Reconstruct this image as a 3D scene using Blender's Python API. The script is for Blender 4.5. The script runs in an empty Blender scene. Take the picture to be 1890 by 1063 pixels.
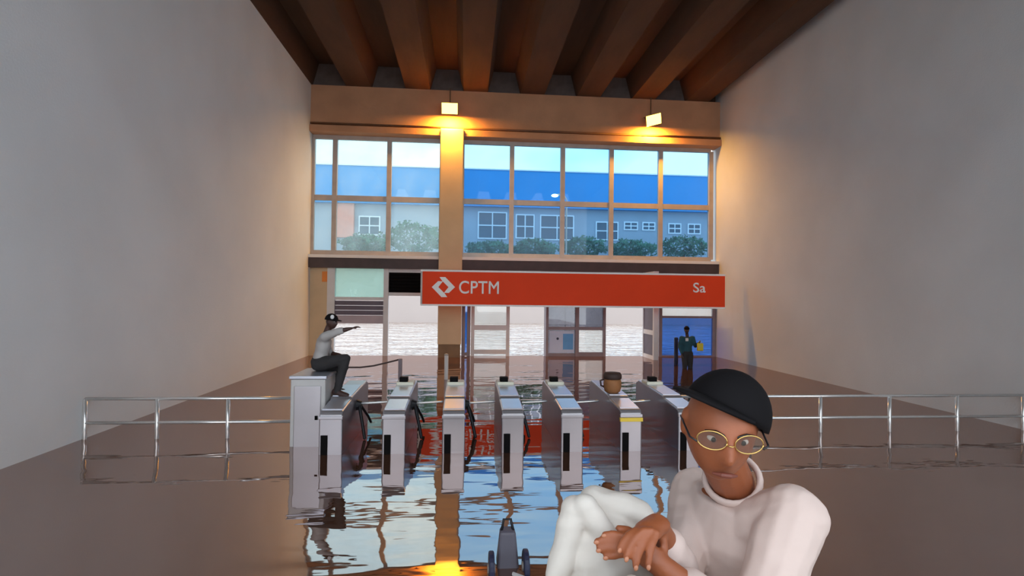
import bpy, bmesh, math, random
from mathutils import Vector, Matrix, noise as mnoise
random.seed(7)
S = bpy.context.scene
COL = S.collection
R = math.radians

# ------------------------------------------------------------------ camera
F = 1000.0                                   # focal length in pixels of a 1890 x 1063 frame
CAMZ = 2.25                                  # above the flood water (z = 0)
YAW, PITCH, ROLL = math.atan(85/F), math.atan(18.5/F), math.atan(0.0117)
fw = Vector((math.sin(YAW)*math.cos(PITCH), math.cos(YAW)*math.cos(PITCH), math.sin(PITCH)))
rt0 = Vector((math.cos(YAW), -math.sin(YAW), 0)); up0 = rt0.cross(fw)
rt = rt0*math.cos(ROLL) + up0*math.sin(ROLL)
up = rt.cross(fw)
CAM = Vector((0, 0, CAMZ))
cd = bpy.data.cameras.new('camera'); cam = bpy.data.objects.new('camera', cd); COL.objects.link(cam)
cd.sensor_width = 36; cd.lens = 36*F/1890; cd.clip_start = .05; cd.clip_end = 500
cam.matrix_world = Matrix.Translation(CAM) @ Matrix((rt, up, -fw)).transposed().to_4x4()
S.camera = cam
def ray(px, py): return fw + rt*((px-945)/F) - up*((py-531.5)/F)
def at(px, py, Y):                            # the world point at depth plane Y seen at a pixel
    r = ray(px, py); return CAM + r*(Y/r.y)
def cp(px, py, d): return CAM + ray(px, py)*d # by distance along the lens axis

# ------------------------------------------------------------------ sky and exposure
w = bpy.data.worlds.new('sky'); S.world = w; w.use_nodes = True
nt = w.node_tree; nt.nodes.clear()
o_ = nt.nodes.new('ShaderNodeOutputWorld'); b_ = nt.nodes.new('ShaderNodeBackground')
tc = nt.nodes.new('ShaderNodeTexCoord'); mp = nt.nodes.new('ShaderNodeMapping'); mp.inputs['Scale'].default_value = (1.1, 1.1, 2.2)
mp.inputs['Location'].default_value = (3.1, .4, 0)
nz = nt.nodes.new('ShaderNodeTexNoise'); nz.inputs['Scale'].default_value = 2.0; nz.inputs['Detail'].default_value = 4
rp = nt.nodes.new('ShaderNodeValToRGB')
rp.color_ramp.elements[0].position = .36; rp.color_ramp.elements[0].color = (.46, .74, 1.0, 1)
rp.color_ramp.elements[1].position = .56; rp.color_ramp.elements[1].color = (.97, .99, 1.0, 1)
nt.links.new(tc.outputs['Generated'], mp.inputs[0]); nt.links.new(mp.outputs[0], nz.inputs['Vector'])
nt.links.new(nz.outputs['Fac'], rp.inputs[0]); nt.links.new(rp.outputs[0], b_.inputs[0])
b_.inputs[1].default_value = 2.7; nt.links.new(b_.outputs[0], o_.inputs[0])
S.view_settings.view_transform = 'Standard'; S.view_settings.look = 'None'
S.view_settings.exposure = 0.0; S.view_settings.gamma = 1.0; S.view_settings.use_curve_mapping = False

# ------------------------------------------------------------------ materials
M = {}
def srgb(r, g, b):
    f = lambda c: (c/255/12.92) if c/255 <= .04045 else ((c/255+.055)/1.055)**2.4
    return (f(r), f(g), f(b), 1)
def mat(name, col, rough=.6, metal=0.0, var=.12, scale=3.0, bump=0.0, bscale=20.0, emit=None, estr=0, spec=.5, stretch=(1, 1, 1)):
    m = bpy.data.materials.new(name); m.use_nodes = True; n = m.node_tree; p = n.nodes['Principled BSDF']
    p.inputs['Roughness'].default_value = rough; p.inputs['Metallic'].default_value = metal
    p.inputs['Specular IOR Level'].default_value = spec
    t = n.nodes.new('ShaderNodeTexCoord'); q = n.nodes.new('ShaderNodeMapping'); q.inputs['Scale'].default_value = stretch
    n.links.new(t.outputs['Object'], q.inputs[0])
    z = n.nodes.new('ShaderNodeTexNoise'); z.inputs['Scale'].default_value = scale; z.inputs['Detail'].default_value = 5
    n.links.new(q.outputs[0], z.inputs['Vector'])
    c = n.nodes.new('ShaderNodeValToRGB')
    c.color_ramp.elements[0].position = .3; c.color_ramp.elements[1].position = .7
    c.color_ramp.elements[0].color = tuple(x*(1-var) for x in col[:3])+(1,)
    c.color_ramp.elements[1].color = tuple(min(1, x*(1+var)) for x in col[:3])+(1,)
    n.links.new(z.outputs['Fac'], c.inputs[0]); n.links.new(c.outputs[0], p.inputs['Base Color'])
    if bump:
        z2 = n.nodes.new('ShaderNodeTexNoise'); z2.inputs['Scale'].default_value = bscale; z2.inputs['Detail'].default_value = 4
        n.links.new(q.outputs[0], z2.inputs['Vector'])
        bp = n.nodes.new('ShaderNodeBump'); bp.inputs['Strength'].default_value = bump; bp.inputs['Distance'].default_value = .02
        n.links.new(z2.outputs['Fac'], bp.inputs['Height']); n.links.new(bp.outputs[0], p.inputs['Normal'])
    if emit:
        p.inputs['Emission Color'].default_value = emit; p.inputs['Emission Strength'].default_value = estr
    M[name] = m; return m
def glass(name, tint, haze, hazecol=(.8, .85, .85, 1), refl=.06, rough=.02):
    m = bpy.data.materials.new(name); m.use_nodes = True; n = m.node_tree; n.nodes.clear()
    out = n.nodes.new('ShaderNodeOutputMaterial'); tr = n.nodes.new('ShaderNodeBsdfTransparent'); tr.inputs[0].default_value = tint
    tl = n.nodes.new('ShaderNodeBsdfTranslucent'); tl.inputs[0].default_value = hazecol
    gl = n.nodes.new('ShaderNodeBsdfGlossy'); gl.inputs['Roughness'].default_value = rough
    t = n.nodes.new('ShaderNodeTexCoord'); z = n.nodes.new('ShaderNodeTexNoise'); z.inputs['Scale'].default_value = 1.3; z.inputs['Detail'].default_value = 4
    n.links.new(t.outputs['Object'], z.inputs['Vector'])
    mu = n.nodes.new('ShaderNodeMath'); mu.operation = 'MULTIPLY'; mu.inputs[1].default_value = haze*2
    n.links.new(z.outputs['Fac'], mu.inputs[0])
    a = n.nodes.new('ShaderNodeMixShader'); n.links.new(mu.outputs[0], a.inputs[0]); n.links.new(tr.outputs[0], a.inputs[1]); n.links.new(tl.outputs[0], a.inputs[2])
    b = n.nodes.new('ShaderNodeMixShader'); b.inputs[0].default_value = refl
    n.links.new(a.outputs[0], b.inputs[1]); n.links.new(gl.outputs[0], b.inputs[2]); n.links.new(b.outputs[0], out.inputs[0])
    M[name] = m; return m
def water(name, mud, lo, hi, waves, tint=(.97, .95, .93, 1)):
    m = bpy.data.materials.new(name); m.use_nodes = True; n = m.node_tree; n.nodes.clear()
    out = n.nodes.new('ShaderNodeOutputMaterial'); df = n.nodes.new('ShaderNodeBsdfDiffuse'); df.inputs[0].default_value = mud
    gl = n.nodes.new('ShaderNodeBsdfGlossy'); gl.inputs['Roughness'].default_value = .02; gl.inputs[0].default_value = tint
    lw = n.nodes.new('ShaderNodeLayerWeight'); lw.inputs[0].default_value = .5
    mr = n.nodes.new('ShaderNodeMapRange'); mr.inputs['To Min'].default_value = lo; mr.inputs['To Max'].default_value = hi
    n.links.new(lw.outputs['Facing'], mr.inputs['Value'])
    mx = n.nodes.new('ShaderNodeMixShader'); n.links.new(mr.outputs[0], mx.inputs[0]); n.links.new(df.outputs[0], mx.inputs[1]); n.links.new(gl.outputs[0], mx.inputs[2])
    t = n.nodes.new('ShaderNodeTexCoord'); last = None
    for (sx, sy, sc, strength, dist) in waves:
        q = n.nodes.new('ShaderNodeMapping'); q.inputs['Scale'].default_value = (sx, sy, 1); n.links.new(t.outputs['Object'], q.inputs[0])
        z = n.nodes.new('ShaderNodeTexNoise'); z.inputs['Scale'].default_value = sc; z.inputs['Detail'].default_value = 2
        n.links.new(q.outputs[0], z.inputs['Vector'])
        bp = n.nodes.new('ShaderNodeBump'); bp.inputs['Strength'].default_value = strength; bp.inputs['Distance'].default_value = dist
        n.links.new(z.outputs['Fac'], bp.inputs['Height'])
        if last: n.links.new(last.outputs[0], bp.inputs['Normal'])
        last = bp
    n.links.new(last.outputs[0], gl.inputs['Normal']); n.links.new(mx.outputs[0], out.inputs[0])
    M[name] = m; return m

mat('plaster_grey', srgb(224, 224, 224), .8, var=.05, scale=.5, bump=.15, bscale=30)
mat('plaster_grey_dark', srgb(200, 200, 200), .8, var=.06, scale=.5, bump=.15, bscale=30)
mat('beam_concrete', srgb(184, 134, 100), .85, var=.12, scale=1.2, bump=.3, bscale=12)
mat('column_paint', srgb(206, 178, 142), .7, var=.06, scale=1.5, bump=.1)
mat('column_base', srgb(128, 98, 66), .6, var=.2, scale=2, bump=.1)
mat('roof_brown', srgb(80, 53, 34), .9, var=.3, scale=1.0, bump=.4, bscale=8, stretch=(1, .25, 1))
mat('roof_plate', srgb(96, 80, 74), .8, var=.2)
mat('frame_alu', srgb(176, 164, 156), .45, metal=.3, var=.08)
mat('frame_white', srgb(214, 210, 208), .5, var=.04)
mat('frame_mauve', srgb(136, 122, 126), .5, var=.08)
mat('lintel_dark', srgb(74, 58, 56), .6, var=.15)
mat('lintel_edge', srgb(232, 226, 220), .5, var=.03)
mat('shutter_dark', srgb(96, 84, 96), .5, var=.1)
mat('shutter_light', srgb(176, 160, 164), .5, var=.06)
mat('black_panel', srgb(14, 11, 11), .7, var=.1, spec=.1)
mat('black_rubber', srgb(28, 26, 30), .5, var=.1)
mat('orange_sign', srgb(226, 130, 44), .5, var=.04)
mat('sign_red', srgb(250, 76, 36), .6, var=.05, scale=.6, spec=.15)
mat('sign_white', srgb(255, 250, 246), .5, var=.02)
mat('poster', srgb(196, 206, 226), .5, var=.06, scale=1.5)
mat('poster_blue', srgb(96, 160, 214), .5, var=.06)
mat('pipe', srgb(116, 78, 54), .6, var=.1)
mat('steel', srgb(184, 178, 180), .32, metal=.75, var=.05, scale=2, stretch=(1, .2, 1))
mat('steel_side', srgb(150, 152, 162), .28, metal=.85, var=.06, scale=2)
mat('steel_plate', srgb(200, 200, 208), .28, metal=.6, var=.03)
mat('cream_plastic', srgb(222, 214, 192), .4, var=.03)
mat('yellow_tape', srgb(246, 206, 70), .5, var=.03)
mat('chrome', srgb(226, 222, 218), .2, metal=.7, var=.02)
mat('console_grey', srgb(196, 190, 186), .5, var=.05)
mat('clay_brown', srgb(150, 96, 54), .7, var=.12, scale=9, bump=.2)
mat('clay_dark', srgb(62, 40, 32), .7, var=.15)
mat('lamp_body', srgb(90, 66, 40), .5, var=.1)
mat('lamp_glow', srgb(255, 214, 120), .4, var=0, emit=(1.0, .62, .08, 1), estr=8)
mat('street_glow', (1, 1, 1, 1), .4, var=0, emit=(1, .95, .85, 1), estr=9)
mat('blue_fascia', srgb(24, 138, 206), .5, var=.06, scale=.2)
mat('far_wall', srgb(150, 162, 178), .8, var=.08, scale=.3)
mat('far_wall_pale', srgb(186, 172, 166), .8, var=.03, scale=.3)
mat('far_wall_pink', srgb(206, 142, 128), .8, var=.06)
mat('far_pane', srgb(54, 78, 100), .2, var=.15, scale=.6)
mat('far_frame', srgb(222, 230, 240), .5, var=.03)
mat('leaf', srgb(48, 96, 74), .7, var=.35, scale=.7)
mat('bark', srgb(84, 70, 58), .9, var=.2)
mat('asphalt', srgb(90, 84, 78), .9)
mat('floor_slab', srgb(120, 100, 84), .8)
mat('ledge_concrete', srgb(160, 152, 142), .85, bump=.3)
mat('skin_dark', srgb(150, 82, 48), .5, var=.08, scale=12, bump=.05, bscale=60)
mat('skin_deep', srgb(70, 44, 36), .55, var=.08, scale=12)
mat('nail', srgb(180, 116, 84), .35, var=.03)
mat('cloth_white', srgb(206, 196, 186), .85, var=.03, scale=4, bump=.25, bscale=9)
mat('cloth_pinkwhite', srgb(206, 182, 172), .85, var=.03, scale=4, bump=.25, bscale=9)
mat('cloth_grey', srgb(176, 168, 164), .85, var=.05, scale=5)
mat('cloth_dark', srgb(46, 42, 42), .85, var=.15, scale=5)
mat('cloth_maroon', srgb(92, 52, 48), .85, var=.1)
mat('cloth_teal', srgb(34, 74, 84), .85, var=.2, scale=5)
mat('cap_black', srgb(16, 13, 15), .8, var=.1, spec=.15)
mat('shoe', srgb(58, 36, 30), .6, var=.1)
mat('lip', srgb(112, 56, 42), .5, var=.05)
mat('eye_white', srgb(230, 224, 216), .25, var=0)
mat('eye_dark', srgb(24, 14, 10), .2, var=0)
mat('gold', srgb(220, 180, 110), .25, metal=.9, var=0)
mat('navy', srgb(44, 46, 72), .5, var=.1)
mat('cart_grey', srgb(96, 90, 100), .5, var=.1)
mat('board_brown', srgb(112, 78, 62), .6, var=.25, scale=6, stretch=(1, 4, 1))
mat('yellow_bag', srgb(214, 186, 50), .6, var=.05)
glass('glass_clear', (.8, .88, .86, 1), .14, refl=.02)
glass('glass_blue', (.52, .70, .82, 1), .03, (.4, .55, .7, 1), .02)
glass('glass_deepblue', (.2, .42, .78, 1), .03, (.2, .35, .7, 1), .14)
glass('glass_milky', (.9, .9, .88, 1), .14, (.9, .88, .84, 1))
glass('glass_green', (.66, .82, .76, 1), .2, (.7, .85, .78, 1))
glass('glass_grey', (.36, .36, .4, 1), .2, (.6, .6, .66, 1), .1)
glass('lens', (.93, .9, .88, 1), .01, refl=.12)
water('water_inside', srgb(86, 56, 40), .03, .66, [(1, 2.0, .5, .10, .25), (1, 3.0, 1.5, .05, .05)], (.94, .82, .79, 1))
water('water_outside', srgb(138, 116, 102), .02, .62, [(.5, 1.0, .8, 1.0, .7), (.8, 2.0, 2.2, 1.0, .3)])

# ------------------------------------------------------------------ mesh helpers
class MB:
    def __init__(s): s.v = []; s.f = []
    def add(s, vs, fs):
        k = len(s.v); s.v += [tuple(v) for v in vs]; s.f += [tuple(i+k for i in f) for f in fs]; return s
    def box(s, x0, x1, y0, y1, z0, z1):
        return s.add([(x, y, z) for x in (x0, x1) for y in (y0, y1) for z in (z0, z1)],
                     [(0, 1, 3, 2), (4, 6, 7, 5), (0, 4, 5, 1), (2, 3, 7, 6), (0, 2, 6, 4), (1, 5, 7, 3)])
    def prism(s, poly, axis, a, b):              # poly in the two other axes, extruded along axis from a to b
        n = len(poly)
        def P(u, v, t): return {0: (t, u, v), 1: (u, t, v), 2: (u, v, t)}[axis]
        vs = [P(u, v, a) for u, v in poly] + [P(u, v, b) for u, v in poly]
        fs = [tuple(range(n)), tuple(range(2*n-1, n-1, -1))] + [(i, i+n, (i+1) % n+n, (i+1) % n) for i in range(n)]
        return s.add(vs, fs)
    def tube(s, pts, rad, n=10, lat=None, squash=1.0, cap=True):
        """loft of circles or ellipses along pts; rad: number or list; with lat (a vector) sections are rad wide along it and rad*squash deep"""
        pts = [Vector(p) for p in pts]; m = len(pts)
        rad = rad if isinstance(rad, (list, tuple)) else [rad]*m
        vs = []; fs = []; prev = None
        for i, p in enumerate(pts):
            d = (pts[min(i+1, m-1)]-pts[max(i-1, 0)]).normalized()
            if lat is not None: u = Vector(lat)
            elif prev is None: u = Vector((0, 0, 1)) if abs(d.z) < .9 else Vector((1, 0, 0))
            else: u = prev
            u = (u - d*u.dot(d)).normalized(); prev = u; v = d.cross(u)
            for k in range(n):
                a = 2*math.pi*k/n; vs.append(p + u*rad[i]*math.cos(a) + v*rad[i]*squash*math.sin(a))
        for i in range(m-1):
            for k in range(n): fs.append((i*n+k, i*n+(k+1) % n, (i+1)*n+(k+1) % n, (i+1)*n+k))
        if cap: fs += [tuple(range(n-1, -1, -1)), tuple(range((m-1)*n, m*n))]
        return s.add(vs, fs)
    def capsule(s, p0, p1, r0, r1, n=12, lat=None, squash=1.0):
        p0 = Vector(p0); p1 = Vector(p1); d = p1-p0; L = d.length; d = d.normalized() if L > 1e-6 else Vector((0, 0, 1))
        pts = []; rr = []
        for a in (-85, -60, -35, -12): pts.append(p0+d*r0*math.sin(R(a))); rr.append(r0*math.cos(R(a)))
        for t in (.25, .5, .75): pts.append(p0+(p1-p0)*t); rr.append(r0+(r1-r0)*t)
        for a in (12, 35, 60, 85): pts.append(p1+d*r1*math.sin(R(a))); rr.append(r1*math.cos(R(a)))
        return s.tube(pts, rr, n, lat, squash)
    def chain(s, pts, rad, n=12, lat=None, squash=1.0):
        for i in range(len(pts)-1): s.capsule(pts[i], pts[i+1], rad[i], rad[i+1], n, lat, squash)
        return s
    def ellipsoid(s, c, rx, ry, rz, n=20, m=12, mw=None):
        vs = []; fs = []; c = Vector(c)
        for i in range(m+1):
            ph = math.pi*(i+.02)/(m+.04)-math.pi/2
            for k in range(n):
                a = 2*math.pi*k/n; p = Vector((rx*math.cos(ph)*math.cos(a), ry*math.cos(ph)*math.sin(a), rz*math.sin(ph)))
                vs.append(c + (mw @ p if mw else p))
        for i in range(m):
            for k in range(n): fs.append((i*n+k, i*n+(k+1) % n, (i+1)*n+(k+1) % n, (i+1)*n+k))
        fs += [tuple(range(n-1, -1, -1)), tuple(range(m*n, (m+1)*n))]
        return s.add(vs, fs)
    def lathe(s, prof, c, n=24):
        vs = []; fs = []
        for r, z in prof:
            for k in range(n):
                a = 2*math.pi*k/n; vs.append((c[0]+r*math.cos(a), c[1]+r*math.sin(a), c[2]+z))
        for i in range(len(prof)-1):
            for k in range(n): fs.append((i*n+k, i*n+(k+1) % n, (i+1)*n+(k+1) % n, (i+1)*n+k))
        fs += [tuple(range(n-1, -1, -1)), tuple(range((len(prof)-1)*n, len(prof)*n))]
        return s.add(vs, fs)
    def mesh(s, name, fix=True):
        me = bpy.data.meshes.new(name); me.from_pydata(s.v, [], s.f)
        if fix:
            bm = bmesh.new(); bm.from_mesh(me); bmesh.ops.recalc_face_normals(bm, faces=bm.faces); bm.to_mesh(me); bm.free()
        return me
    def build(s, name, m, parent=None, bevel=0, smooth=False, origin=None):
        if origin is not None:
            o = Vector(origin); s.v = [tuple(Vector(v)-o) for v in s.v]
        me = s.mesh(name)
        if bevel:
            bm = bmesh.new(); bm.from_mesh(me)
            es = [e for e in bm.edges if len(e.link_faces) == 2 and e.calc_face_angle() > .5]
            bmesh.ops.bevel(bm, geom=es, offset=bevel, segments=2, affect='EDGES', profile=.5, clamp_overlap=True)
            bm.to_mesh(me); bm.free()
        return link(name, me, m, parent, smooth, origin)
def link(name, me, m, parent=None, smooth=False, origin=None):
    ob = bpy.data.objects.new(name, me); COL.objects.link(ob)
    if m: me.materials.append(M[m] if isinstance(m, str) else m)
    if smooth:
        for p in me.polygons: p.use_smooth = True
    if origin is not None: ob.location = Vector(origin)
    if parent is not None:
        ob.parent = parent; ob.location = ob.location - parent_loc(parent)
    return ob
def parent_loc(p):
    v = Vector(p.location)
    return v if p.parent is None else v + parent_loc(p.parent)
def tag(ob, label=None, cat=None, group=None, kind=None):
    for k, v in (('label', label), ('category', cat), ('group', group), ('kind', kind)):
        if v: ob[k] = v
    return ob
def thing(name, loc, label, cat, group=None, kind=None):
    e = bpy.data.objects.new(name, None); COL.objects.link(e); e.location = loc; e.empty_display_size = .2
    return tag(e, label, cat, group, kind)
def bx(name, m, parent, x0, x1, y0, y1, z0, z1, bevel=0):
    c = Vector(((x0+x1)/2, (y0+y1)/2, (z0+z1)/2))
    return MB().box(x0, x1, y0, y1, z0, z1).build(name, m, parent, bevel, origin=c)
def remesh(mb, voxel, smooth_it=4):
    me = mb.mesh('tmp'); ob = bpy.data.objects.new('tmp', me); COL.objects.link(ob)
    r = ob.modifiers.new('r', 'REMESH'); r.mode = 'VOXEL'; r.voxel_size = voxel; r.use_smooth_shade = True
    if smooth_it:
        sm = ob.modifiers.new('s', 'SMOOTH'); sm.factor = .5; sm.iterations = smooth_it
    dg = bpy.context.evaluated_depsgraph_get(); dg.update()
    out = bpy.data.meshes.new_from_object(ob.evaluated_get(dg))
    bpy.data.objects.remove(ob); bpy.data.meshes.remove(me)
    return out

# ------------------------------------------------------------------ the shell of the hall
YF = 21.0                                       # the street facade
FLOOR = -.42
def X(px, Y=YF): return at(px, 550, Y).x
def Z(py, Y=YF, px=945): return at(px, py, Y).z
XL, XR = X(572), X(1320)
YB = -2.5                                       # the hall is open behind the camera
ZBT, ZBB = Z(183), Z(250)                       # concrete beam
ZC = ZBT + .1
tag(bx('floor', 'floor_slab', None, XL-.4, XR+.4, YB, YF+.4, FLOOR-.3, FLOOR), 'brown hall floor slab lying under the flood water', 'floor', kind='structure')
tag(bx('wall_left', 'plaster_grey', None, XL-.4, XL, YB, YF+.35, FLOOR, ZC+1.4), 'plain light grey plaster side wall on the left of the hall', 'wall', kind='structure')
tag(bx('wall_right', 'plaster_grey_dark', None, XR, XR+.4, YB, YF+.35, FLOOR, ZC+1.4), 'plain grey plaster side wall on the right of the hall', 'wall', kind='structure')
tag(MB().add([(XL, YB-14, 0), (XR, YB-14, 0), (XR, YF+.1, 0), (XL, YF+.1, 0)], [(0, 1, 2, 3)]).build('flood_water', 'water_inside'),
    'calm brown flood water mirroring the windows inside the hall', 'water', kind='stuff')
tag(MB().add([(-140, YF+.1, 0), (150, YF+.1, 0), (150, 95, 0), (-140, 95, 0)], [(0, 1, 2, 3)]).build('street_flood', 'water_outside'),
    'bright rippled flood water covering the street outside', 'water', kind='stuff')
tag(bx('street', 'asphalt', None, -140, 150, YF+.4, 95, -.9, -.5), 'asphalt street lying under the flood water outside', 'street', kind='structure')

# ceiling of trapezoidal channels
ceil = thing('ceiling', (0, 8, ZC), 'dark brown ceiling of long trapezoidal concrete channels', 'ceiling', kind='structure')
per = X(977)-X(873); x0 = X(873)
k0 = int((XL-x0)/per)-1; k1 = int((XR-x0)/per)+2
d_ = .85
for k in range(k0, k1):
    c = x0+k*per; h = per/2
    prof = [(-h, d_), (-h*.62, d_), (-h*.42, 0), (h*.42, 0), (h*.62, d_), (h, d_), (h, d_+.1), (h*.56, d_+.1), (h*.36, .1), (-h*.36, .1), (-h*.56, d_+.1), (-h, d_+.1)]
    a = max(XL-.1, c-h); b = min(XR+.1, c+h)
    if b-a < .3: continue
    mb = MB().prism([(min(max(u+c, XL-.1), XR+.1), v+ZC) for u, v in prof], 1, YB, YF+.3)
    mb.build('roof_channel', 'roof_brown', ceil, origin=(c, 8, ZC))
    cc = c+h                                     # plate closing the open valley above the beam
    if XL < cc < XR-.4:
        q = h*.58
        MB().prism([(cc-q, ZC+.02), (cc+q, ZC+.02), (cc+q*.66, ZC+d_), (cc-q*.66, ZC+d_)], 1, YF-.22, YF-.16).build('end_plate', 'roof_plate', ceil, origin=(cc, YF-.2, ZC))
    bx('deck_strip', 'roof_brown', ceil, max(XL-.1, c-h), b, YB, YF+.3, ZC+d_+.1, ZC+d_+.2)

# beam, cornice, pipes
tag(bx('trim_1', 'beam_concrete', None, XL, XR, YF-.35, YF+.3, ZBB, ZBT+.1), 'long beige concrete beam across the hall above the windows', 'beam', kind='structure')
tag(bx('trim_2', 'beam_concrete', None, XL, XR, YF-.5, YF+.2, Z(262), ZBB, .02), 'projecting ledge running under the concrete beam', 'ledge', kind='structure')
for i, (py, lab) in enumerate(((240, 'upper thin brown conduit running along the concrete beam'), (246, 'lower thin brown conduit running along the concrete beam'))):
    z = Z(py, YF-.45); o = tag(MB().tube([(XL+.02, YF-.42, z), (XR-.02, YF-.42, z)], .04, 8).build('conduit_pipe', 'pipe', smooth=True), lab, 'pipe', 'conduits along the beam')

tag(bx('wall_gable', 'roof_brown', None, XL, XR, YF+.05, YF+.35, ZBT+.1, ZC+1.4), 'dark wall strip closing the ceiling channels above the beam', 'wall', kind='structure')
# column
cl, cr = X(808.5, YF-.6), X(852, YF-.6)
colm = thing('column', ((cl+cr)/2, YF-.3, FLOOR), 'tall beige square column between the two window bands', 'column', kind='structure')
zb = Z(636, YF-.6, 830)
bx('shaft', 'column_paint', colm, cl, cr, YF-.6, YF+.2, zb, ZBB, .03)
bx('base_band', 'column_base', colm, cl+.02, cr-.03, YF-.58, YF+.2, FLOOR, zb)

# windows: two bands, each mullion, rail and pane its own piece
ZT, ZM, ZS = Z(268), Z(374), Z(474)
def window(name, xs, glassname, label):
    w_ = thing(name, ((xs[0]+xs[-1])/2, YF, ZS), label, 'window', kind='structure')
    a, b = xs[0], xs[-1]
    bx('head_rail', 'frame_alu', w_, a, b, YF-.06, YF+.08, ZT-.02, Z(262))
    bx('sill_rail', 'frame_alu', w_, a, b, YF-.08, YF+.08, ZS-.06, ZS+.12)
    for i in range(len(xs)-1):
        bx('transom', 'frame_alu', w_, xs[i]+.08, xs[i+1]-.08, YF-.05, YF+.07, ZM-.1, ZM+.1)
        for (z0, z1) in ((ZS+.1, ZM-.09), (ZM+.09, ZT)):
            bx('pane', glassname, w_, xs[i]+.07, xs[i+1]-.07, YF, YF+.012, z0, z1)
    for i, x in enumerate(xs):
        hw = .085
        bx('mullion', 'frame_alu', w_, max(x-hw, XL), min(x+hw, XR), YF-.09, YF+.08, ZS+.02, ZT)
    return w_
window('window_1', [XL+.02, X(614.5), X(715), cl+.05], 'glass_clear', 'pale upper window band left of the column')
window('window_2', [cr-.05, X(942), X(1036), X(1126), X(1217), X(1310)], 'glass_blue', 'blue tinted upper window band right of the column')
tag(bx('trim_3', 'lintel_edge', None, XL, XR, YF-.36, YF+.2, Z(481, YF-.36), ZS-.06), 'thin white sill strip under the upper windows', 'sill', kind='structure')
ZL = Z(499, YF-.3)
tag(bx('trim_4', 'lintel_dark', None, XL, XR, YF-.3, YF+.2, ZL, Z(481, YF-.36)), 'dark brown lintel across the hall below the window sill', 'lintel', kind='structure')

# ------------------------------------------------------------------ lower facade, left to right
Y0 = YF-.05
def zq(py, px, Y=Y0): return at(px, py, Y).z
p1a, p1b = X(604, Y0), X(618, Y0)
tag(bx('wall_front', 'column_paint', None, XL, p1a, Y0, Y0+.2, FLOOR, ZL), 'narrow beige wall strip at the left end of the facade', 'wall', kind='structure')
tag(bx('notice_plate', 'orange_sign', None, X(594, Y0), X(603.5, Y0), Y0-.03, Y0, zq(520, 600), zq(501, 600), .004), 'small orange notice plate on the beige wall strip', 'sign')
scr = thing('shopfront', ((p1a+X(712))/2, Y0, FLOOR), 'white framed shopfront with green glass and dark roller box beside the black vent', 'shopfront')
p2a, p2b = X(708, Y0), X(717, Y0)
bx('post', 'frame_white', scr, p1a, p1b, Y0-.05, Y0+.15, FLOOR, ZL)
bx('post', 'frame_white', scr, p2a, p2b, Y0-.05, Y0+.15, FLOOR, ZL)
bx('pane', 'glass_green', scr, p1b, p2a, Y0+.05, Y0+.065, zq(549, 660), ZL)
bx('rail', 'frame_white', scr, p1b, p2a, Y0-.03, Y0+.12, zq(554, 660), zq(548, 660))
zz = [zq(y, 660) for y in (555, 564, 573, 582)]
for a, b in zip(zz[1:], zz[:-1]): bx('slat', 'shutter_dark', scr, p1b, p2a, Y0+.0, Y0+.1, a+.015, b)
bx('bottom_bar', 'shutter_light', scr, p1b, p2a, Y0+.02, Y0+.1, zq(597, 660), zz[-1])
vt = thing('vent_panel', (X(745, Y0), Y0, zq(545, 745)), 'black louvred vent panel in a light frame above the opening', 'vent')
va, vb = p2b, X(779, Y0)
bx('frame', 'frame_white', vt, va, vb, Y0, Y0+.1, zq(503, 745), ZL); bx('frame', 'frame_white', vt, va, vb, Y0, Y0+.1, zq(546, 745), zq(540, 745))
bx('backing', 'black_panel', vt, va, vb, Y0+.06, Y0+.09, zq(540, 745), zq(503, 745))
for i in range(6):
    z = zq(540-5.8*i-2, 745); MB().prism([(Y0+.0, z-.04), (Y0+.06, z+.04), (Y0+.06, z+.06), (Y0, z-.02)], 0, va+.03, vb-.03).build('slat', 'black_panel', vt, origin=((va+vb)/2, Y0, z))

def leaf(name, label, a, b, z0, z1, rails, panes, fm, Y=Y0, t=.1, cat='door', kind='structure'):
    d = thing(name, ((a+b)/2, Y, z0), label, cat, kind=kind); s = .1
    bx('stile', fm, d, a, a+s*1.3, Y-t/2, Y+t/2, z0, z1); bx('stile', fm, d, b-s*1.3, b, Y-t/2, Y+t/2, z0, z1)
    for (r0, r1) in rails: bx('rail', fm, d, a+s*1.2, b-s*1.2, Y-t/2+.01, Y+t/2-.01, r0, r1)
    for (q0, q1, g) in panes: bx('pane', g, d, a+s*1.2, b-s*1.2, Y-.01, Y+.01, q0, q1)
    return d
leaf('window_3', 'narrow deep blue glass panel beside the column', cr+.01, X(869, Y0), FLOOR, ZL, [(ZL-.1, ZL), (.02, .14)], [(.1, ZL-.1, 'glass_deepblue')], 'frame_mauve', cat='window')
leaf('door_1', 'white framed glass door with two pale panes under the red sign', X(870, Y0), X(941, Y0), FLOOR, ZL,
     [(ZL-.12, ZL), (zq(609, 905), zq(600, 905)), (zq(653, 905), zq(645, 905)), (FLOOR, FLOOR+.15)],
     [(zq(600, 905), ZL-.1, 'glass_milky'), (zq(646, 905), zq(608, 905), 'glass_milky'), (FLOOR+.1, zq(652, 905), 'glass_milky')], 'frame_white')
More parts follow.
